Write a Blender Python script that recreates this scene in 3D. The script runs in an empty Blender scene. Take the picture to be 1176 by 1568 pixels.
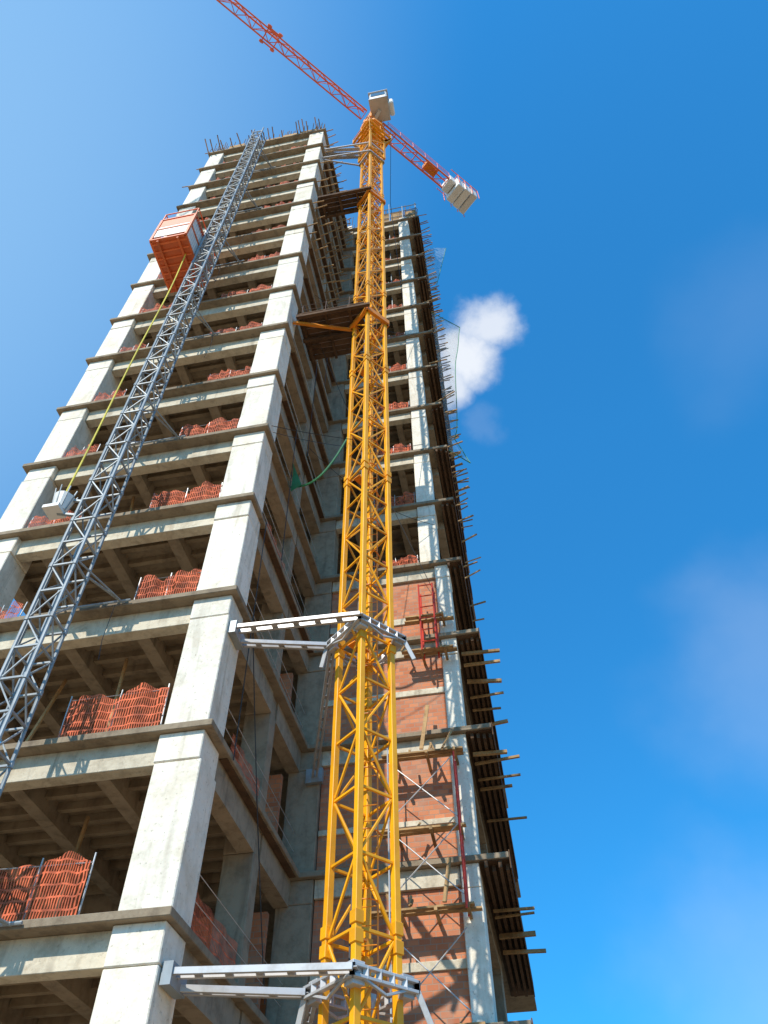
import bpy, math, random
from mathutils import Vector, Matrix
random.seed(7)
R = random.uniform
scene = bpy.context.scene

# ------------------------------------------------------------ helpers
class MB:
    def __init__(s): s.v=[]; s.f=[]
    def box(s,x0,x1,y0,y1,z0,z1):
        b=len(s.v)
        s.v += [(x0,y0,z0),(x1,y0,z0),(x1,y1,z0),(x0,y1,z0),(x0,y0,z1),(x1,y0,z1),(x1,y1,z1),(x0,y1,z1)]
        s.f += [(b,b+3,b+2,b+1),(b+4,b+5,b+6,b+7),(b,b+1,b+5,b+4),(b+1,b+2,b+6,b+5),(b+2,b+3,b+7,b+6),(b+3,b,b+4,b+7)]
    def beam(s,p,q,w,h=None,hint=None):
        if h is None: h=w
        p=Vector(p); q=Vector(q); d=(q-p)
        if d.length<1e-6: return
        d.normalize()
        hv=Vector(hint) if hint is not None else (Vector((0,0,1)) if abs(d.z)<0.9 else Vector((0,1,0)))
        a=d.cross(hv)
        if a.length<1e-4: a=d.cross(Vector((1,0,0)))
        a.normalize(); c=a.cross(d).normalized()
        b=len(s.v)
        for P in (p,q):
            for i,j in ((-1,-1),(1,-1),(1,1),(-1,1)):
                s.v.append(tuple(P+a*(i*w/2)+c*(j*h/2)))
        s.f += [(b,b+3,b+2,b+1),(b+4,b+5,b+6,b+7),(b,b+1,b+5,b+4),(b+1,b+2,b+6,b+5),(b+2,b+3,b+7,b+6),(b+3,b,b+4,b+7)]
    def cyl(s,p,q,r,n=6,r2=None):
        if r2 is None: r2=r
        p=Vector(p); q=Vector(q); d=(q-p).normalized()
        hv=Vector((0,0,1)) if abs(d.z)<0.9 else Vector((1,0,0))
        a=d.cross(hv).normalized(); c=a.cross(d)
        b=len(s.v)
        for P,rr in ((p,r),(q,r2)):
            for i in range(n):
                t=2*math.pi*i/n
                s.v.append(tuple(P+a*(rr*math.cos(t))+c*(rr*math.sin(t))))
        for i in range(n):
            j=(i+1)%n
            s.f.append((b+i,b+j,b+n+j,b+n+i))
        s.f.append(tuple(b+i for i in range(n))[::-1]); s.f.append(tuple(b+n+i for i in range(n)))
    def path(s,pts,r,n=5):
        for a,b in zip(pts[:-1],pts[1:]): s.cyl(a,b,r,n)
    def poly(s,pts,z0,z1):
        b=len(s.v); n=len(pts)
        for z in (z0,z1):
            for (x,y) in pts: s.v.append((x,y,z))
        for i in range(n):
            j=(i+1)%n; s.f.append((b+i,b+j,b+n+j,b+n+i))
        s.f.append(tuple(b+i for i in range(n))[::-1]); s.f.append(tuple(b+n+i for i in range(n)))
    def sheet(s,fn,nu,nv):
        b=len(s.v)
        for i in range(nu+1):
            for j in range(nv+1):
                s.v.append(tuple(fn(i/nu,j/nv)))
        for i in range(nu):
            for j in range(nv):
                k=b+i*(nv+1)+j
                s.f.append((k,k+nv+1,k+nv+2,k+1))
    def obj(s,name,mat,parent=None,bevel=0,smooth=False):
        me=bpy.data.meshes.new(name); me.from_pydata(s.v,[],s.f); me.update()
        o=bpy.data.objects.new(name,me); scene.collection.objects.link(o)
        me.materials.append(mat)
        if parent: o.parent=parent
        if bevel:
            m=o.modifiers.new("bevel",'BEVEL'); m.width=bevel; m.segments=1; m.limit_method='ANGLE'
        if smooth:
            for p in me.polygons: p.use_smooth=True
        return o
def empty(name):
    o=bpy.data.objects.new(name,None); scene.collection.objects.link(o); return o

# ------------------------------------------------------------ materials
def newmat(name):
    m=bpy.data.materials.new(name); m.use_nodes=True
    nt=m.node_tree; nt.nodes.clear()
    out=nt.nodes.new('ShaderNodeOutputMaterial'); b=nt.nodes.new('ShaderNodeBsdfPrincipled')
    nt.links.new(b.outputs[0],out.inputs[0])
    return m,nt,b,out
def N(nt,t,**kw):
    n=nt.nodes.new(t)
    for k,v in kw.items(): setattr(n,k,v)
    return n
def concrete(name,c1,c2,c3,rough=0.9,island=0.12,streak=0.55,spots=0.0,tan=.35):
    m,nt,b,out=newmat(name); L=nt.links.new
    tc=N(nt,'ShaderNodeTexCoord')
    n1=N(nt,'ShaderNodeTexNoise'); n1.inputs['Scale'].default_value=2.3; n1.inputs['Detail'].default_value=9; n1.inputs['Roughness'].default_value=0.72
    L(tc.outputs['Object'],n1.inputs['Vector'])
    r1=N(nt,'ShaderNodeValToRGB'); e=r1.color_ramp.elements
    e[0].position=0.36; e[0].color=(*c2,1); e[1].position=0.54; e[1].color=(*c1,1)
    L(n1.outputs['Fac'],r1.inputs['Fac'])
    mp=N(nt,'ShaderNodeMapping'); mp.inputs['Scale'].default_value=(3.6,3.6,0.5)
    L(tc.outputs['Object'],mp.inputs['Vector'])
    n2=N(nt,'ShaderNodeTexNoise'); n2.inputs['Scale'].default_value=1.0; n2.inputs['Detail'].default_value=8; n2.inputs['Distortion'].default_value=.8
    L(mp.outputs[0],n2.inputs['Vector'])
    r2=N(nt,'ShaderNodeMapRange'); r2.inputs['From Min'].default_value=0.54; r2.inputs['From Max'].default_value=0.72
    L(n2.outputs['Fac'],r2.inputs['Value'])
    mm=N(nt,'ShaderNodeMath',operation='MULTIPLY'); mm.inputs[1].default_value=streak
    L(r2.outputs[0],mm.inputs[0])
    mx=N(nt,'ShaderNodeMixRGB'); mx.inputs['Color2'].default_value=(*c3,1)
    L(mm.outputs[0],mx.inputs['Fac']); L(r1.outputs[0],mx.inputs['Color1'])
    last=mx
    if spots:
        n4=N(nt,'ShaderNodeTexNoise'); n4.inputs['Scale'].default_value=16; n4.inputs['Detail'].default_value=5; n4.inputs['Roughness'].default_value=.6
        L(tc.outputs['Object'],n4.inputs['Vector'])
        r4=N(nt,'ShaderNodeMapRange'); r4.inputs['From Min'].default_value=.60; r4.inputs['From Max'].default_value=.70; r4.inputs['To Max'].default_value=spots
        L(n4.outputs['Fac'],r4.inputs['Value'])
        m4=N(nt,'ShaderNodeMixRGB'); m4.inputs['Color2'].default_value=(c3[0]*.6,c3[1]*.55,c3[2]*.5,1)
        L(r4.outputs[0],m4.inputs['Fac']); L(mx.outputs[0],m4.inputs['Color1']); last=m4
        n5=N(nt,'ShaderNodeTexNoise'); n5.inputs['Scale'].default_value=.9; n5.inputs['Detail'].default_value=6
        L(tc.outputs['Object'],n5.inputs['Vector'])
        r5=N(nt,'ShaderNodeMapRange'); r5.inputs['From Min'].default_value=.5; r5.inputs['From Max'].default_value=.7; r5.inputs['To Max'].default_value=tan
        L(n5.outputs['Fac'],r5.inputs['Value'])
        m5=N(nt,'ShaderNodeMixRGB'); m5.inputs['Color2'].default_value=(.62,.49,.32,1)
        L(r5.outputs[0],m5.inputs['Fac']); L(m4.outputs[0],m5.inputs['Color1']); last=m5
    g=N(nt,'ShaderNodeNewGeometry')
    mr=N(nt,'ShaderNodeMapRange'); mr.inputs['To Min'].default_value=1-island; mr.inputs['To Max'].default_value=1+island*0.4
    L(g.outputs['Random Per Island'],mr.inputs['Value'])
    mu=N(nt,'ShaderNodeMixRGB',blend_type='MULTIPLY'); mu.inputs['Fac'].default_value=1
    L(last.outputs[0],mu.inputs['Color1']); L(mr.outputs[0],mu.inputs['Color2'])
    L(mu.outputs[0],b.inputs['Base Color'])
    b.inputs['Roughness'].default_value=rough; b.inputs['Specular IOR Level'].default_value=.2
    n3=N(nt,'ShaderNodeTexNoise'); n3.inputs['Scale'].default_value=9; n3.inputs['Detail'].default_value=8
    L(tc.outputs['Object'],n3.inputs['Vector'])
    bp=N(nt,'ShaderNodeBump'); bp.inputs['Strength'].default_value=0.5; bp.inputs['Distance'].default_value=0.03
    L(n3.outputs['Fac'],bp.inputs['Height']); L(bp.outputs[0],b.inputs['Normal'])
    return m
def paint(name,c,dirt,rough=0.45,amount=0.5,scale=2.5,metal=0.0):
    m,nt,b,out=newmat(name); L=nt.links.new
    tc=N(nt,'ShaderNodeTexCoord')
    n1=N(nt,'ShaderNodeTexNoise'); n1.inputs['Scale'].default_value=scale; n1.inputs['Detail'].default_value=8; n1.inputs['Roughness'].default_value=0.7
    L(tc.outputs['Object'],n1.inputs['Vector'])
    r=N(nt,'ShaderNodeMapRange'); r.inputs['From Min'].default_value=0.48; r.inputs['From Max'].default_value=0.75; r.inputs['To Max'].default_value=amount
    L(n1.outputs['Fac'],r.inputs['Value'])
    mx=N(nt,'ShaderNodeMixRGB'); mx.inputs['Color1'].default_value=(*c,1); mx.inputs['Color2'].default_value=(*dirt,1)
    L(r.outputs[0],mx.inputs['Fac'])
    g=N(nt,'ShaderNodeNewGeometry')
    mr=N(nt,'ShaderNodeMapRange'); mr.inputs['To Min'].default_value=0.78; mr.inputs['To Max'].default_value=1.08
    L(g.outputs['Random Per Island'],mr.inputs['Value'])
    mu=N(nt,'ShaderNodeMixRGB',blend_type='MULTIPLY'); mu.inputs['Fac'].default_value=1
    L(mx.outputs[0],mu.inputs['Color1']); L(mr.outputs[0],mu.inputs['Color2'])
    L(mu.outputs[0],b.inputs['Base Color']); b.inputs['Roughness'].default_value=rough; b.inputs['Metallic'].default_value=metal
    return m
def netmat(name,c,scale,thick,hs,ht_,minalpha=0.0,maxalpha=1.0,dist=.06):
    m,nt,b,out=newmat(name); L=nt.links.new
    tc=N(nt,'ShaderNodeTexCoord'); sp=N(nt,'ShaderNodeSeparateXYZ')
    nz=N(nt,'ShaderNodeTexNoise'); nz.inputs['Scale'].default_value=3; L(tc.outputs['Object'],nz.inputs['Vector'])
    sc=N(nt,'ShaderNodeVectorMath',operation='SCALE'); sc.inputs['Scale'].default_value=dist; L(nz.outputs['Color'],sc.inputs[0])
    av=N(nt,'ShaderNodeVectorMath',operation='ADD'); L(tc.outputs['Object'],av.inputs[0]); L(sc.outputs[0],av.inputs[1])
    L(av.outputs[0],sp.inputs[0])
    ad=N(nt,'ShaderNodeMath',operation='ADD'); L(sp.outputs[0],ad.inputs[0]); L(sp.outputs[1],ad.inputs[1])
    def line(src,k,th):
        a=N(nt,'ShaderNodeMath',operation='MULTIPLY'); a.inputs[1].default_value=k; L(src,a.inputs[0])
        f=N(nt,'ShaderNodeMath',operation='FRACT'); L(a.outputs[0],f.inputs[0])
        l=N(nt,'ShaderNodeMath',operation='LESS_THAN'); l.inputs[1].default_value=th; L(f.outputs[0],l.inputs[0])
        return l.outputs[0]
    l1=line(ad.outputs[0],scale,thick); l2=line(sp.outputs[2],hs,ht_)
    mx=N(nt,'ShaderNodeMath',operation='MAXIMUM'); L(l1,mx.inputs[0]); L(l2,mx.inputs[1])
    m2=N(nt,'ShaderNodeMapRange'); m2.inputs['To Min'].default_value=minalpha; m2.inputs['To Max'].default_value=maxalpha; L(mx.outputs[0],m2.inputs['Value'])
    nc=N(nt,'ShaderNodeTexNoise'); nc.inputs['Scale'].default_value=5; nc.inputs['Detail'].default_value=5; L(tc.outputs['Object'],nc.inputs['Vector'])
    rc=N(nt,'ShaderNodeMapRange'); rc.inputs['From Min'].default_value=.35; rc.inputs['From Max'].default_value=.65; rc.inputs['To Min'].default_value=.45; rc.inputs['To Max'].default_value=1.1; L(nc.outputs['Fac'],rc.inputs['Value'])
    mc=N(nt,'ShaderNodeMixRGB',blend_type='MULTIPLY'); mc.inputs['Fac'].default_value=1; mc.inputs['Color1'].default_value=(*c,1); L(rc.outputs[0],mc.inputs['Color2'])
    L(mc.outputs[0],b.inputs['Base Color']); b.inputs['Roughness'].default_value=0.8
    L(m2.outputs[0],b.inputs['Alpha'])
    return m
def brickmat():
    m,nt,b,out=newmat("clay_brick"); L=nt.links.new
    tc=N(nt,'ShaderNodeTexCoord'); sp=N(nt,'ShaderNodeSeparateXYZ'); L(tc.outputs['Object'],sp.inputs[0])
    ad=N(nt,'ShaderNodeMath',operation='ADD'); L(sp.outputs[0],ad.inputs[0]); L(sp.outputs[1],ad.inputs[1])
    cb=N(nt,'ShaderNodeCombineXYZ'); L(ad.outputs[0],cb.inputs[0]); L(sp.outputs[2],cb.inputs[1])
    br=N(nt,'ShaderNodeTexBrick'); br.inputs['Scale'].default_value=1.0
    br.inputs['Brick Width'].default_value=0.26; br.inputs['Row Height'].default_value=0.13; br.inputs['Mortar Size'].default_value=0.010
    br.inputs['Color1'].default_value=(0.64,0.24,0.11,1); br.inputs['Color2'].default_value=(0.46,0.15,0.07,1); br.inputs['Mortar'].default_value=(0.38,0.24,0.17,1)
    L(cb.outputs[0],br.inputs['Vector'])
    n=N(nt,'ShaderNodeTexNoise'); n.inputs['Scale'].default_value=2.2; n.inputs['Detail'].default_value=8; L(tc.outputs['Object'],n.inputs['Vector'])
    r=N(nt,'ShaderNodeMapRange'); r.inputs['From Min'].default_value=0.48; r.inputs['From Max'].default_value=0.75; r.inputs['To Max'].default_value=0.65; L(n.outputs['Fac'],r.inputs['Value'])
    mx=N(nt,'ShaderNodeMixRGB'); mx.inputs['Color2'].default_value=(0.42,0.27,0.19,1); L(r.outputs[0],mx.inputs['Fac']); L(br.outputs['Color'],mx.inputs['Color1'])
    L(mx.outputs[0],b.inputs['Base Color']); b.inputs['Roughness'].default_value=0.95
    bp=N(nt,'ShaderNodeBump'); bp.inputs['Strength'].default_value=0.5; bp.inputs['Distance'].default_value=0.01
    L(br.outputs['Fac'],bp.inputs['Height']); bp.invert=True; L(bp.outputs[0],b.inputs['Normal'])
    return m

M_col=concrete("column_concrete",(0.88,0.81,0.68),(0.74,0.67,0.54),(0.42,0.36,0.27),spots=.5,island=.12,streak=.5,tan=.35)
M_inner=concrete("inner_concrete_shaded",(0.36,0.285,0.20),(0.25,0.195,0.135),(0.15,0.115,0.08))  # darker copy of the concrete: recess shade put into inner column and beam colour
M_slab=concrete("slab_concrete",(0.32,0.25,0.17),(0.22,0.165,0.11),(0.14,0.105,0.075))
M_beam=concrete("beam_concrete",(0.66,0.58,0.44),(0.48,0.41,0.30),(0.27,0.22,0.16),spots=.35,tan=.3)
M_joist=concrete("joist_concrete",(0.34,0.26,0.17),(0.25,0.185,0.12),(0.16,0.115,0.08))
M_brick=brickmat()
M_wood=concrete("formwork_timber",(0.48,0.30,0.14),(0.28,0.17,0.08),(0.15,0.10,0.06),island=0.35)
M_darkwood=concrete("dark_plywood",(0.14,0.08,0.045),(0.085,0.05,0.03),(0.05,0.033,0.022),island=0.3)
M_yellow=paint("crane_yellow_paint",(0.94,0.40,0.003),(0.55,0.19,0.01),0.42,0.5)
M_orange=paint("crane_orange_paint",(0.86,0.28,0.012),(0.3,0.1,0.03),0.45,0.5)
M_red=paint("jib_red_paint",(0.88,0.19,0.08),(0.45,0.14,0.07),0.45,0.4)
M_redprop=paint("scaffold_red_paint",(0.66,0.05,0.02),(0.25,0.07,0.04),0.5,0.6)
M_grey=paint("galvanised_steel",(0.52,0.51,0.50),(0.26,0.22,0.18),0.4,0.65,metal=0.2)
M_hoist=paint("hoist_mast_steel",(0.29,0.32,0.33),(0.11,0.10,0.09),0.45,0.6,metal=0.15)
M_white=paint("white_painted_panel",(0.82,0.79,0.73),(0.45,0.41,0.35),0.5,0.4)
M_hred=paint("hoist_car_orange_paint",(0.80,0.17,0.04),(0.35,0.1,0.05),0.5,0.5)
M_rust=paint("rusty_rebar",(0.16,0.09,0.06),(0.08,0.05,0.04),0.8,0.5)
M_cable=paint("yellow_cable",(0.75,0.60,0.06),(0.4,0.33,0.05),0.6,0.3)
M_black=paint("black_rubber",(0.03,0.03,0.03),(0.06,0.05,0.05),0.6,0.3)
M_green=paint("green_hose",(0.05,0.25,0.10),(0.03,0.12,0.06),0.6,0.3)
M_net=netmat("orange_barrier_net",(0.74,0.15,0.055),19.0,0.42,5.0,.16,.10,.95)
M_deb=netmat("debris_net",(0.40,0.48,0.48),10.0,0.22,8.0,.15,.12,.6)
M_glass=paint("cab_glass",(0.08,0.12,0.15),(0.1,0.12,0.13),0.1,0.2)

# ------------------------------------------------------------ building
H=3.3
LVL={-1:3.35,0:6.66,1:10.07,2:13.55,3:16.88,4:20.05,5:23.24,6:26.5,7:29.75,8:33.05}
def LV(n): return LVL[n] if n<=8 else 33.05+H*(n-8)
bld=empty("high_rise_under_construction")
slabs=MB(); cols=MB(); icols=MB(); beams=MB(); ibeams=MB(); joists=MB(); walls=MB(); dark=MB(); rebar=MB(); nets=MB(); rails=MB()
props=MB(); sticks=MB(); lint=MB(); stock=MB(); wires=MB()
XL,XR,YF,YB=-12.95,-5.40,11.35,28.0
YW=17.65
TOP=14
for n in range(-1,TOP+1):
    z=LV(n); th=0.14
    jx=R(-.03,.03); jy=R(-.03,.03)
    xr=-0.40 if n<4 else -0.66
    slabs.poly([(XL+jx,YF+jy),(XR+jx,YF+jy),(XR+jx,YW+jy),(xr,YW+jy),(xr,YB),(XL+jx,YB)],z,z+th)
    zt=z-0.002
    zb=(LV(n-1)+th+0.0) if n>-1 else 0.0
    def c(x0,x1,y0,y1,mb=cols,cap=.58):
        zc=zt-cap+R(-.03,.03)
        mb.box(x0+R(-.02,.02),x1+R(-.02,.02),y0+R(-.012,.012),y1,zb+.002,zc-.004)
        mb.box(x0+R(-.02,.02),x1+R(-.02,.02),y0+R(-.012,.012)-.01,y1-.02,zc,zt)
    c(-6.42,-5.53,11.50,12.35)
    c(-12.80,-11.92,11.50,12.35)
    c(-5.95,-5.05,17.80,18.4,icols)
    c(-6.3,-5.64,15.1,15.5,icols)
    c(-12.8,-12.0,18.0,18.8,icols)
    c(-9.6,-8.9,20.0,20.6,icols)
    if n<=4: c(-1.56,-1.10,17.80,18.6)
    else: c(-2.02,-1.38,17.80,18.5)
    c(-1.7,-1.15,23.0,23.6,icols)
    bd=0.52
    def b(x0,x1,y0,y1,d=bd,mb=ibeams): mb.box(x0,x1,y0,y1,z-d+R(-.01,.01),zt)
    b(-11.91,-6.44,11.66,11.96,0.55,beams)
    b(-5.98,-5.62,12.36,15.08,0.6); b(-5.98,-5.62,15.52,17.79,0.6)
    b(-12.75,-12.4,12.36,17.9)
    for xb in (-7.75,-9.55,-11.25): b(xb-.15,xb+.15,11.97,17.35,0.42)
    b(-12.39,-6.0,17.36,17.70,0.5)
    b(-5.04,-1.57 if n<=4 else -2.03,17.86,18.12,0.45,beams)
    for xb in (-2.6,-4.3): b(xb-.13,xb+.13,18.13,24,0.4)
    b(-1.45,-1.15,18.62,22.98,0.45)
    y=12.35
    while y<17.2:
        for a,bx in ((-12.39,-11.41),(-11.09,-9.71),(-9.39,-7.91),(-7.59,-5.99)):
            joists.box(a,bx,y,y+.13,z-.17,zt)
        y+=0.52
    y=18.6
    while y<24:
        joists.box(-5.5,-1.46,y,y+.12,z-.15,zt); y+=0.6
    if n>=0:
        xs=(-.46,-.62,-.78,-.94) if n<4 else (-.72,-.9,-1.08)
        for xx in xs:
            dark.box(xx-.04,xx+.04,17.8+R(-.15,.15),26+R(-1,1),z-.18,z-.022)
        dark.box(-1.09,xr+.02,17.72,26.5,z-.02,z-.002)
        dark.box(xr+.003,xr+.03,17.7,26,z-.22+R(-.03,.03),z+th+.05)
        if n>5 or n%2:
            dark.box(-5.60,-5.44,12.5,17.6,z-.025,z-.003)
    if n>=-1:
        if n<4: ys=[17.9,18.4,19.0,19.7,20.4,21.2,22.2]
        elif n<6: ys=[18.2,19,20,21]
        else: ys=[17.8+0.33*i for i in range(14)]
        for yy in ys:
            if random.random()<(0.2 if n<4 else 0.08): continue
            w=R(.06,.10) if n<4 else .045
            tip=R(-.10,.24) if n<4 else R(-.22,.02)
            yy+=R(-.2,.2)
            zz=z-.24-w/2 if n<4 else z+th+R(0.0,.1)
            rise=R(-.05,.08) if n<4 else R(.1,.5)
            sticks.beam((-1.0,yy,zz),(tip,yy+R(-.15,.15),zz+rise),w,w*R(.6,1.2))
    if n<TOP:
        def netrun(xa,xb,yn,h0):
            ph=R(0,6); p2=R(0,6)
            nets.sheet(lambda u,v:(xa+(xb-xa)*u, yn+(.04*math.sin(u*13+ph)+.025*math.sin(u*31+p2))*(.3+v)+.015*math.sin(u*41+v*5), z+th+.02+(h0+.07*math.sin(u*7+ph)-.06*math.sin(u*15+p2))*v),36,4)
            for xx in (xa,xb,(xa+xb)/2):
                rails.cyl((xx,yn+.06,z+th),(xx+R(-.04,.04),yn+.06,z+th+h0+.12),.015,5)
            rails.cyl((xa,yn+.05,z+th+h0),(xb,yn+.05,z+th+h0+R(-.05,.05)),.010,4)
        if random.random()<.97 and n not in (0,1):
            netrun(R(-8.6,-7.7),-6.46,11.52,R(.65,.85))
        if random.random()<.85 and n!=1 and n!=0:
            netrun(-11.88,R(-11.0,-10.3),11.52,R(.55,.8))
        if n in (0,1): netrun(-8.6 if n else -9.0,-6.5 if n else -7.1,11.50,.98)
        if n>=4: netrun(-3.6,-2.1,17.84,R(.5,.8))
        if random.random()<.5:
            ph=R(0,6); ya=R(12.4,13); yb=R(14,14.9)
            nets.sheet(lambda u,v:(-5.6+.03*math.sin(u*20+ph),ya+(yb-ya)*u,z+th+.02+.7*v),14,2)
        zn=LV(n+1)
        for i in range(3):
            xx=R(-11.5,-6.8); yy=R(12.3,14)
            if random.random()<.5: stock.beam((xx,yy,z+th),(xx+R(-.5,.5),yy+R(0,.3),zn-.2),.06)
        if random.random()<.4:
            xx=R(-11.3,-10.2)
            for q in range(3): stock.box(xx+R(-.05,.05),xx+R(.5,.7),12.2,12.9,z+th+.002+q*.2,z+th+.19+q*.2)
        if random.random()<.6:
            xx=R(-11.5,-7); wires.path([(xx,YF-.05,z),(xx+R(-.1,.1),YF-.06,z-R(.5,1.2)),(xx+R(-.2,.2),YF-.04,z-R(1.3,2.2))],.008,4)
    if 0<=n<TOP:
        for hh in (.55,1.0):
            rails.cyl((-5.58,12.36,z+th+hh),(-5.58,17.7,z+th+hh+R(-.05,.05)),.01,4)
th=.14
for n in (11,12,13,14):
    z0=LV(n-1)+.145; z1=LV(n)-.01
    for x in [-11.5+.85*i for i in range(7)]:
        for y in (12.2,13.6,15.2,16.8):
            props.cyl((x+R(-.1,.1),y,z0),(x,y,z1),.035,5)
    for x in (-4.5,-3.6,-2.7):
        for y in (18.3,19.4): props.cyl((x,y,z0),(x,y,z1),.035,5)
for n in range(-1,4):
    z0=LV(n)+.145; z1=LV(n+1)-.46
    k={2:1.35,1:.95,3:.75,0:1.1}.get(n); e={2:1.55,1:1.1,3:1.0,0:1.3}.get(n)
    if k:
        walls.box(-5.04,-1.57,17.95,18.10,z0,z0+k); walls.box(-5.04,-1.57,17.95,18.10,z0+e,z1)
        lint.box(-5.04,-1.57,17.90,18.12,z0+k+.002,z0+e-.002)
    else: walls.box(-5.04,-1.57,17.95,18.10,z0,z1)
for n in range(-1,14):
    z0=LV(n)+.145; z1=LV(n+1)-.51
    if n in (0,1,2,5,8): walls.box(-8.9,-6.0,17.45,17.6,z0,z1-.3)
    walls.box(-12.3,-9.7,19.0,19.15,z0,z1)
    walls.box(-8.8,-1.8,24.2,24.35,z0,z1+.3)
plat=MB()
for zc,ya,xa in ((8.95,17.3,-3.6),(10.75,17.25,-3.3),(12.75,17.2,-3.4),(16.2,17.35,-2.6),(17.5,17.35,-2.6),(6.6,17.1,-4.6)):
    for k in range(2):
        plat.beam((xa+R(-.2,.2),ya+.2*k,zc+R(-.02,.02)),(-1.15+R(-.25,.1),ya+.2*k+R(-.03,.03),zc+R(-.03,.03)),.15,.045)
    for xx in (-2.9,-2.1,-1.4):
        if xx>xa: plat.beam((xx,ya-.15,zc-.08),(xx+R(-.05,.05),17.94,zc-.08),.07,.08)
plat.beam((-2.25,17.3,12.9),(-2.05,17.55,14.4),.1,.04)
plat.beam((-1.9,17.2,9.0),(-1.75,17.5,10.1),.09,.04)
plat.beam((-1.7,17.2,12.8),(-1.45,17.4,13.4),.09,.04)
for i in range(12):
    xx=R(-3.2,-1.6); zz=random.choice([9.0,10.8,12.8,16.3]); plat.beam((xx,R(17.3,17.5),zz+.05),(xx+R(-.2,.2),R(17.4,17.6),zz+R(.2,.6)),.05)
redp=MB()
for zc0,zc1 in ((8.8,12.6),(16.0,18.6)):
    for xx in (-2.05,-1.62) if zc0>10 else (-1.42,):
        for yy in (17.1,17.55):
            redp.cyl((xx,yy,zc0),(xx,yy,zc1),.028,6)
    k=zc0+.3
    while k<zc1:
        if zc0>10: redp.cyl((-2.05,17.1,k),(-1.62,17.1,k),.02,5)
        redp.cyl((-1.62 if zc0>10 else -1.42,17.1,k),(-1.62 if zc0>10 else -1.42,17.55,k),.02,5); k+=.45
scf=MB()
for z0 in (6.8,9.1,10.9):
    scf.cyl((-3.1,17.1,z0),(-1.45,17.1,z0+1.6),.015,5); scf.cyl((-1.45,17.12,z0),(-3.1,17.12,z0+1.6),.015,5)
scf.cyl((-3.1,17.1,5.2),(-3.1,17.1,12.9),.02,6)
zr=LV(TOP)+.145
for (x0,x1,y0,y1) in ((-6.42,-5.53,11.5,12.3),(-12.8,-11.9,11.5,12.3),(-5.9,-5.1,17.8,18.4),(-9.6,-8.9,14,14.6),(-2.0,-1.4,17.8,18.4),(-8.2,-7.6,11.6,12.1)):
    hh=R(.5,1.0)
    cols.box(x0+.05,x1-.05,y0,y1,zr+.002,zr+hh)
    for i in range(6):
        for yy in (y0+.08,y1-.08):
            xx=x0+.1+(x1-x0-.2)*i/5
            rebar.cyl((xx,yy,zr+hh),(xx+R(-.12,.12),yy+R(-.12,.12),zr+hh+R(.9,1.8)),.022,5)
x=XL
while x<XR:
    rebar.cyl((x,YF+.1,zr),(x+R(-.06,.06),YF+R(-.1,.1),zr+R(.8,1.8)),.022,5)
    if random.random()<.6: sticks.beam((x,YF+.4,zr+.03),(x+R(-.1,.1),YF-R(.3,.8),zr+R(.1,.5)),.055)
    x+=R(.15,.32)
for n in (9,10,11,12,13,14):
    y=11.6
    while y<17.5:
        z=LV(n)+.2
        sticks.beam((XR-.5,y,z),(XR+R(.3,.7),y+R(-.1,.1),z+R(.05,.5)),.045)
        y+=R(.3,.5)
    if n<12: continue
    y=11.4
    while y<15:
        sticks.beam((XL+.5,y,LV(n)+.2),(XL-R(.1,.5),y,LV(n)+.2+R(0,.3)),.04); y+=R(.5,.9)
plyw=MB()
for i in range(5):
    xa=-11.6+i*1.15
    plyw.box(xa,xa+1.0,YF+.02+.01*i,YF+.05+.01*i,zr+.01,zr+R(.25,.6))
for i in range(4):
    plyw.box(-8.0+i*.55,-7.6+i*.55,12.4,12.44,zr+.01,zr+R(.9,1.5))
for x in [XL+.2+i*.9 for i in range(9)]:
    rails.cyl((x,YF+.3,zr),(x,YF+.3,zr+1.3),.025,5)
rails.cyl((XL+.2,YF+.3,zr+.7),(XR-.1,YF+.3,zr+.72),.02,5); rails.cyl((XL+.2,YF+.3,zr+1.25),(XR-.1,YF+.3,zr+1.22),.02,5)
for x in (-4.6,-3.6,-2.6,-1.7,-.8):
    for y in (17.8,18.9,20):
        props.cyl((x,y,zr),(x,y,zr+2.9+R(-.3,.8)),.035,5)
for zz in (zr+.9,zr+1.8,zr+2.6):
    props.cyl((-4.7,17.8,zz),(-.7,17.8,zz),.03,5); props.cyl((-.8,17.7,zz),(-.8,20.1,zz),.03,5)
for i in range(4): plyw.box(-4.4+i*.95,-3.6+i*.95,17.86,17.9,zr+.2,zr+R(1.3,2.5))
for i in range(30):
    xx=R(-5,-.8); rebar.cyl((xx,17.9,zr),(xx+R(-.15,.15),17.9,zr+R(1.2,3.2)),.02,5)
def sag(p,q,s,n=14,r=.012):
    p=Vector(p); q=Vector(q)
    wires.path([p.lerp(q,i/n)-Vector((0,0,s*4*(i/n)*(1-i/n))) for i in range(n+1)],r,4)
sag((-5.40,11.8,20.35),(-1.6,17.7,27.0),.5)
sag((-5.40,11.6,20.4),(-3.2,12.6,20.5),.05)
sag((-5.38,13.5,33.5),(-1.5,17.7,36.5),1.0); sag((-5.38,15,24.0),(-1.4,17.7,22.0),.7)
sag((-5.38,12.5,30.3),(-1.6,17.7,18.7),.5); sag((-5.36,12.5,13.5),(-5.36,16,6.9),.2)
for k in range(4): sag((-5.36,12.3+k*1.2,LV(3+k*2)),(-5.35,12.6+k*1.1,LV(1+k*2)),.1)

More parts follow.
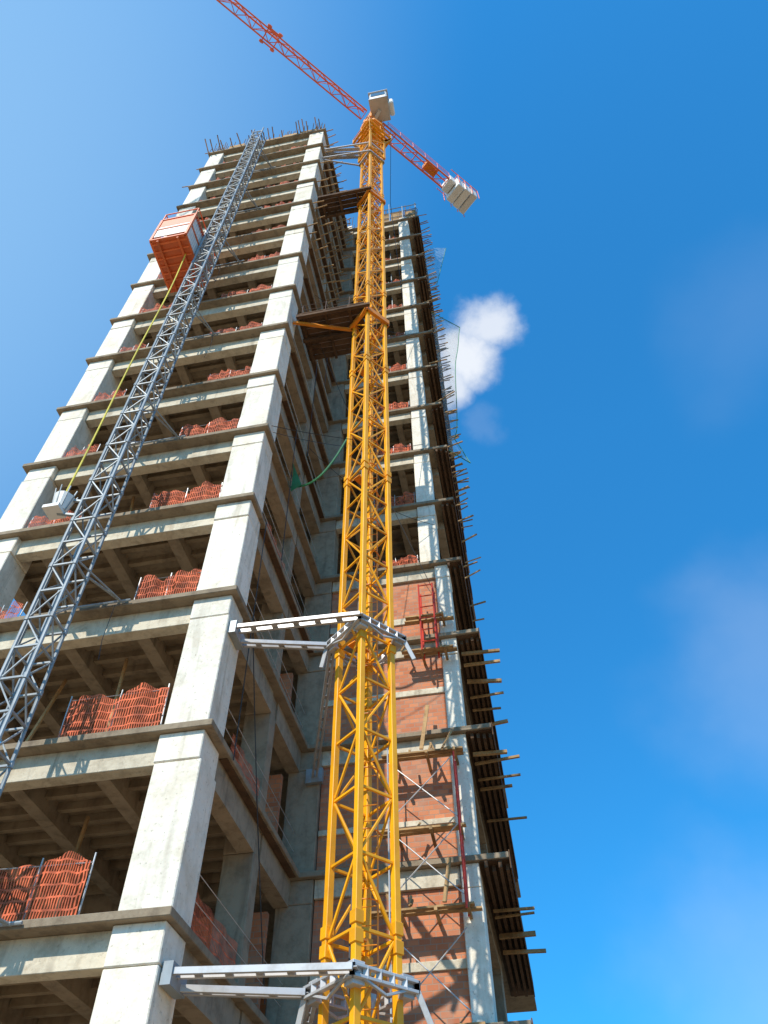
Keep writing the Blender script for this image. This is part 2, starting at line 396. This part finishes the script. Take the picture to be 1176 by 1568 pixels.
slabs.obj("floor_slabs",M_slab,bld,bevel=.012); cols.obj("columns",M_col,bld,bevel=.018); icols.obj("inner_columns",M_inner,bld,bevel=.018)
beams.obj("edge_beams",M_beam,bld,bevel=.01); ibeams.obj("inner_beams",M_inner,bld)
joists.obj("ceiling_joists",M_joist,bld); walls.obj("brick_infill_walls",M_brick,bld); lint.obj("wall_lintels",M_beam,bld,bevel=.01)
dark.obj("overhang_formwork",M_darkwood,bld); sticks.obj("formwork_putlogs",M_wood,bld); rebar.obj("starter_rebar",M_rust,bld)
nets.obj("orange_barrier_nets",M_net,bld); rails.obj("guard_rails",M_grey,bld); props.obj("shoring_props",M_hoist,bld)
stock.obj("stored_timber",M_wood,bld); wires.obj("site_wires",M_black,bld)
plat.obj("timber_work_platforms",M_wood,bld); plyw.obj("roof_formwork_panels",M_wood,bld)
scaf=empty("facade_scaffold"); redp.obj("red_scaffold_frames",M_redprop,scaf); scf.obj("cross_braces",M_grey,scaf)
dn=empty("debris_net")
d=MB()
def dnet(u,v):
    z=27.0+12.6*v; bul=math.sin(v*math.pi)**.6
    return (-.62+(1.45*(.25+.75*abs(v-.15)**.5)*u) - .25*bul*u, 18.2+.8*u+.3*math.sin(v*9)*u, z+ .6*u*math.sin(v*4))
d.sheet(dnet,8,26)
d.sheet(lambda u,v:(-.62+1.4*u*(.35+.65*v),18.4+.5*u,44+5.2*v+.5*u),6,8)
d.obj("net_mesh",M_deb,dn,smooth=True)
d=MB(); d.path([dnet(1,i/26) for i in range(27)],.02); d.path([dnet(i/8,1) for i in range(9)],.02); d.path([dnet(i/8,0) for i in range(9)],.02)
d.path([(-.62+1.4*(.35+.65*v/8),18.9,44+5.2*v/8+.5) for v in range(9)],.018)
d.obj("net_edge_rope",M_green,dn)

# ------------------------------------------------------------ tower crane
crane=empty("tower_crane")
CX,CY=-2.77,12.75; HD=0.56; rot=math.radians(4)
def corner(k,hd=HD):
    a=rot+math.pi/2*k - math.pi/2
    return Vector((CX+hd*math.cos(a),CY+hd*math.sin(a),0))
P=[corner(k) for k in range(4)]
mast=MB(); MZ=55.6
for k in range(4):
    f=(P[(k+1)%4]-P[k]).normalized(); wl=.12
    mast.beam(P[k]+Vector((0,0,.4)),P[k]+Vector((0,0,MZ)),wl,wl,hint=f)
bay=1.2; nb=int((MZ-.6)/bay)
for i in range(nb+1):
    z=.6+i*bay
    for k in range(4):
        a=P[k]; b=P[(k+1)%4]; dd=(b-a).normalized(); a2=a+dd*.06; b2=b-dd*.06
        mast.beam((a2.x,a2.y,z),(b2.x,b2.y,z),.045,.055)
        if i<nb:
            if (i+k)%2: a2,b2=b2,a2
            mast.beam((a2.x,a2.y,z+.05),(b2.x,b2.y,z+bay-.05),.045,.045)
        if i%5==0:
            for s in (-.14,.14):
                mast.beam(a+Vector((0,0,z+s-.10)),a+Vector((0,0,z+s+.10)),.165,.165,hint=dd)
mast.obj("mast_lattice",M_yellow,crane,bevel=.008)
lad=MB()
lx,ly=CX+.08,CY+.18
for s in (-.15,.15): lad.cyl((lx+s,ly,.5),(lx+s,ly,MZ),.016,5)
z=.6
while z<MZ: lad.cyl((lx-.15,ly,z),(lx+.15,ly,z),.010,5); z+=.3
z=1.2
while z<MZ:
    for k in range(5):
        a0=math.pi*k/5; a1=math.pi*(k+1)/5
        lad.beam((lx+.22*math.cos(a0),ly-.32*math.sin(a0),z),(lx+.22*math.cos(a1),ly-.32*math.sin(a1),z),.03,.01)
    z+=1.2
for i in range(1,9):
    z=.6+bay*5*i+.1
    lad.beam((CX-.3,CY-.1,z),(CX-.05,CY+.3,z),.22,.03)
lad.obj("access_ladder",M_orange,crane)
cab=MB()
pts=[(CX-.16+.04*math.sin(i*1.1),CY+.05+.04*math.cos(i*.8),1+i*1.2) for i in range(45)]
cab.path(pts,.02); cab.obj("supply_cable",M_black,crane)
fb=MB(); fb.box(CX-1.9,CX+1.9,CY-1.9,CY+1.9,-.3,.45); fb.obj("foundation_block",M_beam,crane,bevel=.03)
tie=MB(); tieb=MB()
for z in (6.0,12.73):
    zq=z-.1 if z<8 else z
    Q=[corner(k,.86) for k in range(4)]
    for k in range(4):
        a=Q[k]; b=Q[(k+1)%4]
        for s in (-.07,.07): tie.beam((a.x,a.y,zq+s),(b.x,b.y,zq+s),.09,.045)
        for j in range(6):
            p=a.lerp(b,j/5); tie.beam((p.x,p.y,zq-.09),(p.x,p.y,zq+.09),.09,.06)
        ctr=Vector((CX,CY,0)); o=(a-ctr).normalized()
        tie.beam(a-o*.20+Vector((0,0,zq-.16)),a-o*.20+Vector((0,0,zq+.16)),.22,.22,hint=(b-a).normalized())
        for t in (.1,.9):
            p=a.lerp(b,t); m_=a.lerp(b,.5); tie.beam((p.x,p.y,zq-.05),(m_.x,m_.y,zq-.22),.05,.04)
    for k in (1,3):
        a=Q[k]; tie.beam((a.x,a.y,zq-.05),(a.x+(.18 if k==1 else -.12),a.y+.1,zq-.5),.09,.06)
    w=Vector((-5.5,11.75,z)); w2=Vector((-5.5,12.05,z-.12))
    def lat(p,q,gap):
        p=Vector(p); q=Vector(q); d_=(q-p).normalized(); sd=d_.cross(Vector((0,0,1))).normalized()
        for s in (-1,1): tie.beam(p+sd*s*gap/2,q+sd*s*gap/2,.06,.10)
        L_=(q-p).length; nn=int(L_/.42)
        for j in range(nn+1):
            c_=p+d_*(L_*j/nn); tie.beam(c_-sd*gap/2,c_+sd*gap/2,.13,.02,hint=(0,0,1))
    lat(w,(Q[0].x+.02,Q[0].y-.02,zq),.17)
    lat(w2,(Q[3].x,Q[3].y,zq),.13)
    lat((-5.2,17.78,z),(Q[3].x+.1,Q[3].y+.1,zq),.10)
    tieb.box(-5.52,-5.36,11.6,12.2,z-.2,z+.12)
    tieb.box(-5.4,-4.95,17.66,17.79,z-.2,z+.2)
tie.obj("wall_tie_frames",M_grey,crane,bevel=.006); tieb.obj("tie_brackets",M_hoist,crane)
pl=MB()
for z,yf,nk in ((28.3,12.0,9),(41.9,12.05,5)):
    for k in range(nk):
        y=yf+k*.22
        pl.beam((-5.36,y,z+R(-.02,.02)),(-2.9-abs(k-4)*.05+R(-.1,.1)+ (.3 if k<3 else 0),y,z+R(-.02,.02)),.20,.05)
    for x in (-5.2,-4.3,-3.4): pl.beam((x,yf-.1,z-.1),(x,yf+nk*.21,z-.1),.1,.14)
    pl.beam((-5.36,yf-.08,z-.24),(-2.6,yf-.08,z-.24),.12,.14); pl.beam((-5.36,yf+.9,z-.24),(-2.9,yf+.9,z-.24),.12,.14)
pl.obj("tie_access_platforms",M_darkwood,crane)
ht=MB()
for z,yf in ((28.3,12.0),):
    for x in (-5.2,-4.3,-3.4): ht.cyl((x,yf,z),(x,yf,z+.9),.012,5)
    for h in (.45,.85): ht.cyl((-5.3,yf,z+h),(-3.0,yf,z+h),.009,5)
ht.obj("platform_handrails",M_rust,crane)
col=MB()
for z in (28.3,41.9):
    Q=[corner(k,.70) for k in range(4)]
    for k in range(4):
        a=Q[k]; b=Q[(k+1)%4]; col.beam((a.x,a.y,z-.25),(b.x,b.y,z-.25),.12,.26)
    if z<30: col.beam((-5.5,12.0,z-.42),(Q[3].x,Q[3].y,z-.42),.10,.12)
col.obj("upper_collars",M_orange,crane)
col=MB()
for z in (50.3,48.6):
    Q=[corner(k,.72) for k in range(4)]
    for k in range(4):
        a=Q[k]; b=Q[(k+1)%4]; col.beam((a.x,a.y,z),(b.x,b.y,z),.1,.14)
    col.beam((-5.5,12.0,z),(Q[3].x,Q[3].y,z),.08,.09); col.beam((-5.5,11.9,z),(Q[0].x,Q[0].y,z),.08,.09)
    if z>50:
        for k in range(3): col.beam((-5.35,12.0+k*.22,z+.1),(-3.4,12.3+k*.22,z+.1),.18,.04)
col.obj("top_tie",M_grey,crane)
tp=MB()
tz=MZ
tp.poly([(CX+.78*math.cos(t),CY+.78*math.sin(t)) for t in [i*math.pi/4+math.pi/8 for i in range(8)]],tz,tz+.35)
tp.cyl((CX,CY,tz+.35),(CX,CY,tz+.8),.62,20)
for k in range(4):
    a=corner(k,.72); b=corner(k,.5)
    tp.beam((a.x,a.y,tz+.8),(b.x,b.y,tz+3.3),.13)
    a2=corner((k+1)%4,.72); b2=corner((k+1)%4,.5)
    tp.beam((a.x,a.y,tz+.85),(b2.x,b2.y,tz+3.2),.07); tp.beam((b.x,b.y,tz+2.2),(b2.x,b2.y,tz+2.2),.08); tp.beam((b.x,b.y,tz+3.2),(b2.x,b2.y,tz+3.2),.1)
tp.obj("slewing_turret",M_orange,crane,bevel=.01)
tp=MB()
zp=53.2
Q=[corner(k,1.2) for k in range(4)]; q=[corner(k,.72) for k in range(4)]
for k in range(4):
    a=Q[k]; b=Q[(k+1)%4]; c_=q[k]; e_=q[(k+1)%4]
    for t in (0,.25,.5,.75,1.0):
        A=a.lerp(b,t); B=c_.lerp(e_,t)
        tp.beam((A.x,A.y,zp),(B.x,B.y,zp),.08,.05)
    for t in (.0,.5,1):
        A=a.lerp(c_,t); B=b.lerp(e_,t); tp.beam((A.x,A.y,zp+.05),(B.x,B.y,zp+.05),.12,.04)
    for h in (.55,1.05): tp.beam((a.x,a.y,zp+h),(b.x,b.y,zp+h),.04)
    for t in (0,.5): A=a.lerp(b,t); tp.beam((A.x,A.y,zp),(A.x,A.y,zp+1.05),.04)
    tp.beam((a.x,a.y,zp-.03),(P[k].x,P[k].y,zp-1.1),.06)
    a=corner(k,.74); b=corner((k+1)%4,.74)
    tp.beam((a.x,a.y,49.2),(a.x,a.y,tz),.12,hint=(b-a).normalized())
    for i in range(5):
        z=49.25+i*1.55; tp.beam((a.x,a.y,z),(b.x,b.y,z),.08)
        if i<4: tp.beam((a.x,a.y,z),(b.x,b.y,z+1.55),.06)
tp.obj("climbing_frame",M_yellow,crane)
J=Vector((-.663,-.749,0)).normalized(); S=Vector((J.y,-J.x,0))*-1
C0=Vector((CX,CY,0)); zj=58.2
jib=MB()
def tri_truss(mb,s0,s1,hw,ht,step,cw):
    def pt(s,o,z): v=C0+J*s+S*o; return Vector((v.x,v.y,z))
    for o in (-hw,hw): mb.beam(pt(s0,o,zj),pt(s1,o,zj),cw)
    mb.beam(pt(s0,0,zj+ht),pt(s1,0,zj+ht),cw*1.15)
    n=int(round(abs(s1-s0)/step)); st=(s1-s0)/n
    for i in range(n):
        a=s0+i*st; b=a+st; m=(a+b)/2
        for o in (-hw,hw):
            mb.beam(pt(a,o,zj),pt(m,0,zj+ht),cw*.5); mb.beam(pt(m,0,zj+ht),pt(b,o,zj),cw*.5)
        mb.beam(pt(a,-hw,zj),pt(a,hw,zj),cw*.5)
        if i%2: mb.beam(pt(a,-hw,zj),pt(b,hw,zj),cw*.4)
        else: mb.beam(pt(a,hw,zj),pt(b,-hw,zj),cw*.4)
tri_truss(jib,.7,36,.33,.72,1.2,.085)
jib.obj("jib",M_red,crane)
cj=MB()
def pt(s,o,z): v=C0-J*s+S*o; return Vector((v.x,v.y,z))
for o in (-.38,.38): cj.beam(pt(.6,o,zj),pt(8.6,o,zj),.10,.2)
for i in range(9):
    a=.8+i*.95; cj.beam(pt(a,-.38,zj),pt(a,.38,zj),.06)
    if i<8: cj.beam(pt(a,-.38,zj),pt(a+.95,.38,zj),.045)
for o in (-.45,.45):
    for h in (.6,1.1): cj.beam(pt(1.,o,zj+h),pt(6.5,o,zj+h),.03)
    for i in range(6): cj.beam(pt(1.+i*1.1,o,zj),pt(1.+i*1.1,o,zj+1.1),.035)
cj.beam(pt(1,0,zj+1.0),pt(7.5,0,zj+.3),.08)
cj.obj("counter_jib",M_red,crane)
cw=MB()
def obox(mb,s0,s1,o0,o1,z0,z1):
    b=len(mb.v)
    for z in (z0,z1):
        for s,o in ((s0,o0),(s1,o0),(s1,o1),(s0,o1)): mb.v.append(tuple(pt(s,o,z)))
    mb.f += [(b,b+3,b+2,b+1),(b+4,b+5,b+6,b+7),(b,b+1,b+5,b+4),(b+1,b+2,b+6,b+5),(b+2,b+3,b+7,b+6),(b+3,b,b+4,b+7)]
obox(cw,6.5,7.0,-.5,.5,zj-.3,zj+.6)
for i,(a,b) in enumerate(((7.05,7.6),(7.68,8.2),(8.3,8.8))):
    obox(cw,a,b,-.68-.06*i,.68+.03*i,zj-.8+.1*i,zj+.65)
cw.obj("counterweights",M_white,crane,bevel=.05)
cwf=MB()
for s in (7.02,7.64,8.24,8.86):
    cwf.beam(pt(s,-.8,zj-.85),pt(s,-.8,zj+.75),.05); cwf.beam(pt(s,.8,zj-.85),pt(s,.8,zj+.75),.05); cwf.beam(pt(s,-.8,zj+.75),pt(s,.8,zj+.75),.05)
for o in (-.8,.8): cwf.beam(pt(6.4,o,zj+.75),pt(8.9,o,zj+.75),.05)
cwf.obj("counterweight_frame",M_red,crane)
wn=MB(); obox(wn,4.6,5.6,-.3,.3,zj+.12,zj+.7); wn.obj("hoist_winch",M_orange,crane,bevel=.05)
cb=MB(); gl=MB(); fr=MB()
bx=Vector((-2.12,12.05,0))
cb.box(bx.x-.58,bx.x+.58,bx.y-.7,bx.y+.7,57.9,59.6)
cb.box(bx.x+.62,bx.x+.95,bx.y-.3,bx.y+.6,58.1,59.0)
gl.box(bx.x-.48,bx.x+.48,bx.y-.73,bx.y-.703,58.6,59.4); gl.box(bx.x+.583,bx.x+.61,bx.y-.6,bx.y-.35,58.6,59.4)
gl.box(bx.x-.61,bx.x-.583,bx.y-.6,bx.y+.3,58.6,59.4)
fr.box(bx.x-.66,bx.x+.66,bx.y-.78,bx.y+.78,59.602,59.68); fr.box(bx.x-.62,bx.x+.62,bx.y-.74,bx.y+.74,57.8,57.898)
fr.beam((bx.x,bx.y,57.7),(CX,CY,57.4),.2)
cb.obj("operator_cab",M_white,crane,bevel=.08); gl.obj("cab_windows",M_glass,crane); fr.obj("cab_frame",M_grey,crane)
tr=MB()
def jp(s,o,z): v=C0+J*s+S*o; return Vector((v.x,v.y,z))
tr.beam(jp(7.5,-.45,zj-.2),jp(8.5,-.45,zj-.2),.08); tr.beam(jp(7.5,.45,zj-.2),jp(8.5,.45,zj-.2),.08)
for s in (7.6,8.4): tr.beam(jp(s,-.6,zj-.2),jp(s,.6,zj-.2),.07); tr.cyl(jp(s,-.58,zj-.15),jp(s,-.45,zj-.15),.15,12); tr.cyl(jp(s,.45,zj-.15),jp(s,.58,zj-.15),.15,12)
tr.beam(jp(8,0,zj+.7),jp(8,0,zj+1.6),.08); tr.beam(jp(7.6,0,zj+.7),jp(8,0,zj+1.6),.06); tr.beam(jp(8.4,0,zj+.7),jp(8,0,zj+1.6),.06)
tr.obj("jib_trolley",M_red,crane)
rp=MB()
rp.cyl(pt(1.2,.5,zj-.1),(-2.0,14.3,46),.015,4); rp.cyl((-2.0,14.3,46),(-1.9,16.5,38),.015,4)
rp.obj("tag_ropes",M_black,crane)
hs=MB()
pp=[]
for i in range(15):
    t=i/14; pp.append((-5.38+2.2*t,13.75-.9*t,20.2+1.6*t-1.0*math.sin(t*math.pi)))
hs.path(pp,.035); hs.sheet(lambda u,v:(-5.36+.4*u*(1-v),13.7-.2*u,19.9+1.3*v),3,3)
hs.obj("green_hose",M_green,crane)

# ------------------------------------------------------------ construction hoist
hoist=empty("construction_hoist")
hm=MB(); hx,hy,hs_=-8.75,10.15,.27; hz=49.4
cs=[(hx-hs_,hy-hs_),(hx+hs_,hy-hs_),(hx+hs_,hy+hs_),(hx-hs_,hy+hs_)]
for (x,y) in cs: hm.cyl((x,y,0),(x,y,hz),.038,8)
b_=.75; nn=int(hz/b_)
for i in range(nn+1):
    z=i*b_+.02
    for k in range(4):
        a=cs[k]; b=cs[(k+1)%4]
        hm.beam((a[0],a[1],z),(b[0],b[1],z),.042)
        if i<nn:
            if i%2: a,b=b,a
            hm.beam((a[0],a[1],z),(b[0],b[1],z+b_),.028)
    if i%2==0:
        for (x,y) in cs: hm.cyl((x,y,z-.06),(x,y,z+.06),.055,8)
hm.beam((hx-hs_-.08,hy-.1,0),(hx-hs_-.08,hy-.1,hz),.035,.055)
hm.obj("rack_mast",M_hoist,hoist)
ht=MB()
for n in range(0,14,2):
    z=LV(n)+.07
    for s in (-1,1):
        ht.cyl((hx+s*hs_,hy+hs_,z),(hx+s*.7,YF,z),.028,6); ht.cyl((hx+s*hs_,hy-hs_,z),(hx+s*.7,YF,z),.023,6)
    ht.cyl((hx-.9,YF-.07,z),(hx+.9,YF-.07,z),.03,6)
ht.obj("mast_wall_ties",M_hoist,hoist)
x0,x1,y0,y1,z0,z1=-10.55,-9.15,9.05,11.1,30.8,33.0
cf=MB(); cp=MB(); cm=MB()
for x in (x0,x1):
    for y in (y0,y1): cf.beam((x,y,z0),(x,y,z1),.09)
    for z in (z0,z0+1.1,z1): cf.beam((x,y0,z),(x,y1,z),.09)
    cf.beam((x,(y0+y1)/2,z0),(x,(y0+y1)/2,z1),.06)
for y in (y0,y1):
    for z in (z0,z0+1.1,z1): cf.beam((x0,y,z),(x1,y,z),.09)
cf.box(x0+.02,x1-.02,y0+.02,y1-.02,z0-.03,z0+.02)
for i in range(7): yy=y0+.15+i*.29; cf.beam((x0,yy,z0-.07),(x1,yy,z0-.07),.06,.07)
for x in (x0+.3,x1-.3): cf.beam((x,y0,z0-.13),(x,y1,z0-.13),.08,.06)
cf.box(x0+.03,x1-.03,y0+.03,y1-.03,z1-.02,z1+.02)
cf.beam((x0,y0,z1+.7),(x1,y0,z1+.7),.04)
for x in (x0,x1):
    cf.beam((x,y0,z1+.7),(x,y1,z1+.7),.04)
    for y in (y0,(y0+y1)/2,y1): cf.beam((x,y,z1),(x,y,z1+.7),.04)
cf.box(x0+.05,x0+.08,y0+.05,y1-.05,z0+.05,z0+1.05)
cp.box(x0+.06,x1-.06,y0-.02,y0+.01,z0+.3,z0+1.35)
cp.box(x1-.02,x1+.01,y0+.06,y0+.9,z0+.06,z0+1.9)
cf.box(x0+.06,x1-.06,y0-.015,y0+.015,z0+1.4,z1-.1)
for i in range(18): yy=y0+.05+i*(y1-y0-.1)/17; cm.beam((x1,yy,z0+.1),(x1,yy,z1),.02)
for i in range(6): zz=z0+1.2+i*.2; cm.beam((x1,y0,zz),(x1,y1,zz),.015)
cm.box(x1+.02,x1+.12,9.9,10.4,z0+.2,z1+.6)
cf.obj("car_frame",M_hred,hoist); cp.obj("car_panels",M_white,hoist); cm.obj("car_mesh",M_grey,hoist)
cc=MB()
pp=[]
for i in range(20):
    t=i/19; pp.append((-9.40+.06*math.sin(t*5),9.75+.04*math.sin(t*9),31-15.3*t))
cc.path(pp,.025,6); cc.obj("trailing_cable",M_cable,hoist)
bk=MB()
bk.cyl((-9.4,9.75,15.3),(-9.4,9.75,15.75),.16,14,.24); bk.box(-9.65,-9.25,9.5,9.9,15.18,15.28); bk.obj("cable_basket",M_white,hoist)
bk=MB(); bk.beam((-9.4,9.75,15.2),(hx-hs_,hy-hs_,15.2),.06); bk.beam((-9.4,9.75,15.7),(hx-hs_,hy-hs_,15.7),.06)
for t in range(8):
    a=t*math.pi/4; bk.beam((-9.4+.16*math.cos(a),9.75+.16*math.sin(a),15.3),(-9.4+.26*math.cos(a),9.75+.26*math.sin(a),15.95),.025)
bk.obj("basket_bracket",M_hoist,hoist)
hb=MB(); hb.box(hx-1.6,hx+1.2,hy-1.4,hy+1.0,-.2,.25); hb.obj("hoist_base",M_beam,hoist,bevel=.03)

# ------------------------------------------------------------ ground
g=MB(); g.v=[(-3000,-3000,0),(3000,-3000,0),(3000,3000,0),(-3000,3000,0)]; g.f=[(0,1,2,3)]
mg=concrete("site_soil",(0.34,0.23,0.13),(0.26,0.17,0.10),(0.2,0.13,0.08),island=0)
g.obj("ground",mg)

# ------------------------------------------------------------ light and sky
az=math.radians(19); el=math.radians(43)
sd=Vector((-math.sin(az)*math.cos(el),-math.cos(az)*math.cos(el),math.sin(el)))
sl=bpy.data.lights.new("sun","SUN"); sl.energy=5; sl.angle=math.radians(.5); sl.color=(1,.94,.84)
so=bpy.data.objects.new("sun",sl); scene.collection.objects.link(so)
so.rotation_euler=sd.to_track_quat('Z','Y').to_euler()
w=bpy.data.worlds.new("World"); scene.world=w; w.use_nodes=True
nt=w.node_tree; nt.nodes.clear(); L=nt.links.new
out=nt.nodes.new('ShaderNodeOutputWorld'); bg=nt.nodes.new('ShaderNodeBackground'); L(bg.outputs[0],out.inputs[0])
sky=nt.nodes.new('ShaderNodeTexSky'); sky.sky_type='NISHITA'; sky.sun_disc=False
sky.sun_elevation=el; sky.sun_rotation=math.atan2(sd.x,sd.y); sky.altitude=0; sky.air_density=1.0; sky.dust_density=0.3; sky.ozone_density=1.0
bg.inputs['Strength'].default_value=0.15
tc=nt.nodes.new('ShaderNodeTexCoord')
sep=N(nt,'ShaderNodeSeparateXYZ'); L(tc.outputs['Generated'],sep.inputs[0])
er=N(nt,'ShaderNodeValToRGB'); L(sep.outputs[2],er.inputs['Fac'])
e=er.color_ramp.elements; e[0].position=0.0; e[0].color=(.12,.29,.45,1); e[1].position=.8; e[1].color=(.27,.66,.93,1)
k=er.color_ramp.elements.new(.35); k.color=(.19,.47,.68,1)
tint=N(nt,'ShaderNodeMixRGB',blend_type='MULTIPLY'); tint.inputs['Fac'].default_value=1
tb=N(nt,'ShaderNodeMixRGB',blend_type='MULTIPLY'); tb.inputs['Fac'].default_value=1; tb.inputs['Color2'].default_value=(1.0,2.15,2.2,1)
L(sky.outputs[0],tint.inputs['Color1']); L(er.outputs[0],tint.inputs['Color2']); L(tint.outputs[0],tb.inputs['Color1'])
dt=N(nt,'ShaderNodeVectorMath',operation='DOT_PRODUCT'); dt.inputs[1].default_value=Vector((-.66,-.06,.75)).normalized(); L(tc.outputs['Generated'],dt.inputs[0])
gr=N(nt,'ShaderNodeMapRange'); gr.interpolation_type='SMOOTHSTEP'; gr.inputs['From Min'].default_value=.66; gr.inputs['From Max'].default_value=1.02; gr.inputs['To Max'].default_value=.8
L(dt.outputs['Value'],gr.inputs['Value'])
gm=N(nt,'ShaderNodeMixRGB'); gm.inputs['Color2'].default_value=(2.3,4.1,6.2,1); L(gr.outputs[0],gm.inputs['Fac']); L(tb.outputs[0],gm.inputs['Color1'])
nz=N(nt,'ShaderNodeTexNoise'); nz.inputs['Scale'].default_value=14; nz.inputs['Detail'].default_value=7; nz.inputs['Roughness'].default_value=.6
L(tc.outputs['Generated'],nz.inputs['Vector'])
nz2=N(nt,'ShaderNodeTexNoise'); nz2.inputs['Scale'].default_value=4.5; nz2.inputs['Detail'].default_value=5; nz2.inputs['Roughness'].default_value=.5
L(tc.outputs['Generated'],nz2.inputs['Vector'])
def sub(n):
    s=N(nt,'ShaderNodeVectorMath',operation='SUBTRACT'); s.inputs[1].default_value=(.5,.5,.5); L(n.outputs['Color'],s.inputs[0]); return s
sb=sub(nz); sb2=sub(nz2)
def blob(cx,r,dist,soft,amt,src):
    sc=N(nt,'ShaderNodeVectorMath',operation='SCALE'); sc.inputs['Scale'].default_value=dist; L(src.outputs[0],sc.inputs[0])
    ad=N(nt,'ShaderNodeVectorMath',operation='ADD'); L(tc.outputs['Generated'],ad.inputs[0]); L(sc.outputs[0],ad.inputs[1])
    di=N(nt,'ShaderNodeVectorMath',operation='DISTANCE'); di.inputs[1].default_value=cx; L(ad.outputs[0],di.inputs[0])
    mr=N(nt,'ShaderNodeMapRange'); mr.interpolation_type='SMOOTHSTEP'
    mr.inputs['From Min'].default_value=r; mr.inputs['From Max'].default_value=r*(1-soft); mr.inputs['To Min'].default_value=0; mr.inputs['To Max'].default_value=amt
    L(di.outputs['Value'],mr.inputs['Value']); return mr.outputs[0]
bl=[blob((.0545,.458,.887),.050,.07,.75,.85,sb),blob((.0205,.4893,.8719),.056,.07,.75,.97,sb),blob((-.0047,.5144,.8575),.045,.06,.8,.85,sb),
    blob((.0328,.5618,.8266),.035,.08,.9,.08,sb),blob((.285,.783,.557),.18,.30,1,.14,sb2),blob((.226,.935,.277),.19,.30,1,.18,sb2),blob((.344,.476,.81),.12,.2,1,.05,sb2)]
cur=bl[0]
for x in bl[1:]:
    m=N(nt,'ShaderNodeMath',operation='MAXIMUM'); L(cur,m.inputs[0]); L(x,m.inputs[1]); cur=m.outputs[0]
mx=N(nt,'ShaderNodeMixRGB'); mx.inputs['Color2'].default_value=(5.9,6.2,6.7,1); L(cur,mx.inputs['Fac']); L(gm.outputs[0],mx.inputs['Color1'])
L(mx.outputs[0],bg.inputs['Color'])

# ------------------------------------------------------------ camera
psi=math.radians(10.3); rho=math.radians(.757); th=math.radians(50.13)
Fd=Vector((-math.sin(psi),math.cos(psi),0)); Rt=Vector((math.cos(psi),math.sin(psi),0)); Z=Vector((0,0,1))
fw=Fd*math.cos(th)+Z*math.sin(th); up=-Fd*math.sin(th)+Z*math.cos(th)
cxv=Rt*math.cos(rho)-up*math.sin(rho); cyv=Rt*math.sin(rho)+up*math.cos(rho); czv=-fw
M=Matrix((( cxv.x,cyv.x,czv.x,0),(cxv.y,cyv.y,czv.y,0),(cxv.z,cyv.z,czv.z,1.6),(0,0,0,1)))
cd=bpy.data.cameras.new("camera"); co=bpy.data.objects.new("camera",cd); scene.collection.objects.link(co)
co.matrix_world=M; cd.sensor_fit='VERTICAL'; cd.sensor_height=32; cd.lens=32*.7513; cd.clip_end=8000; cd.clip_start=.05
scene.camera=co
scene.view_settings.view_transform='Standard'; scene.view_settings.look='None'; scene.view_settings.exposure=0
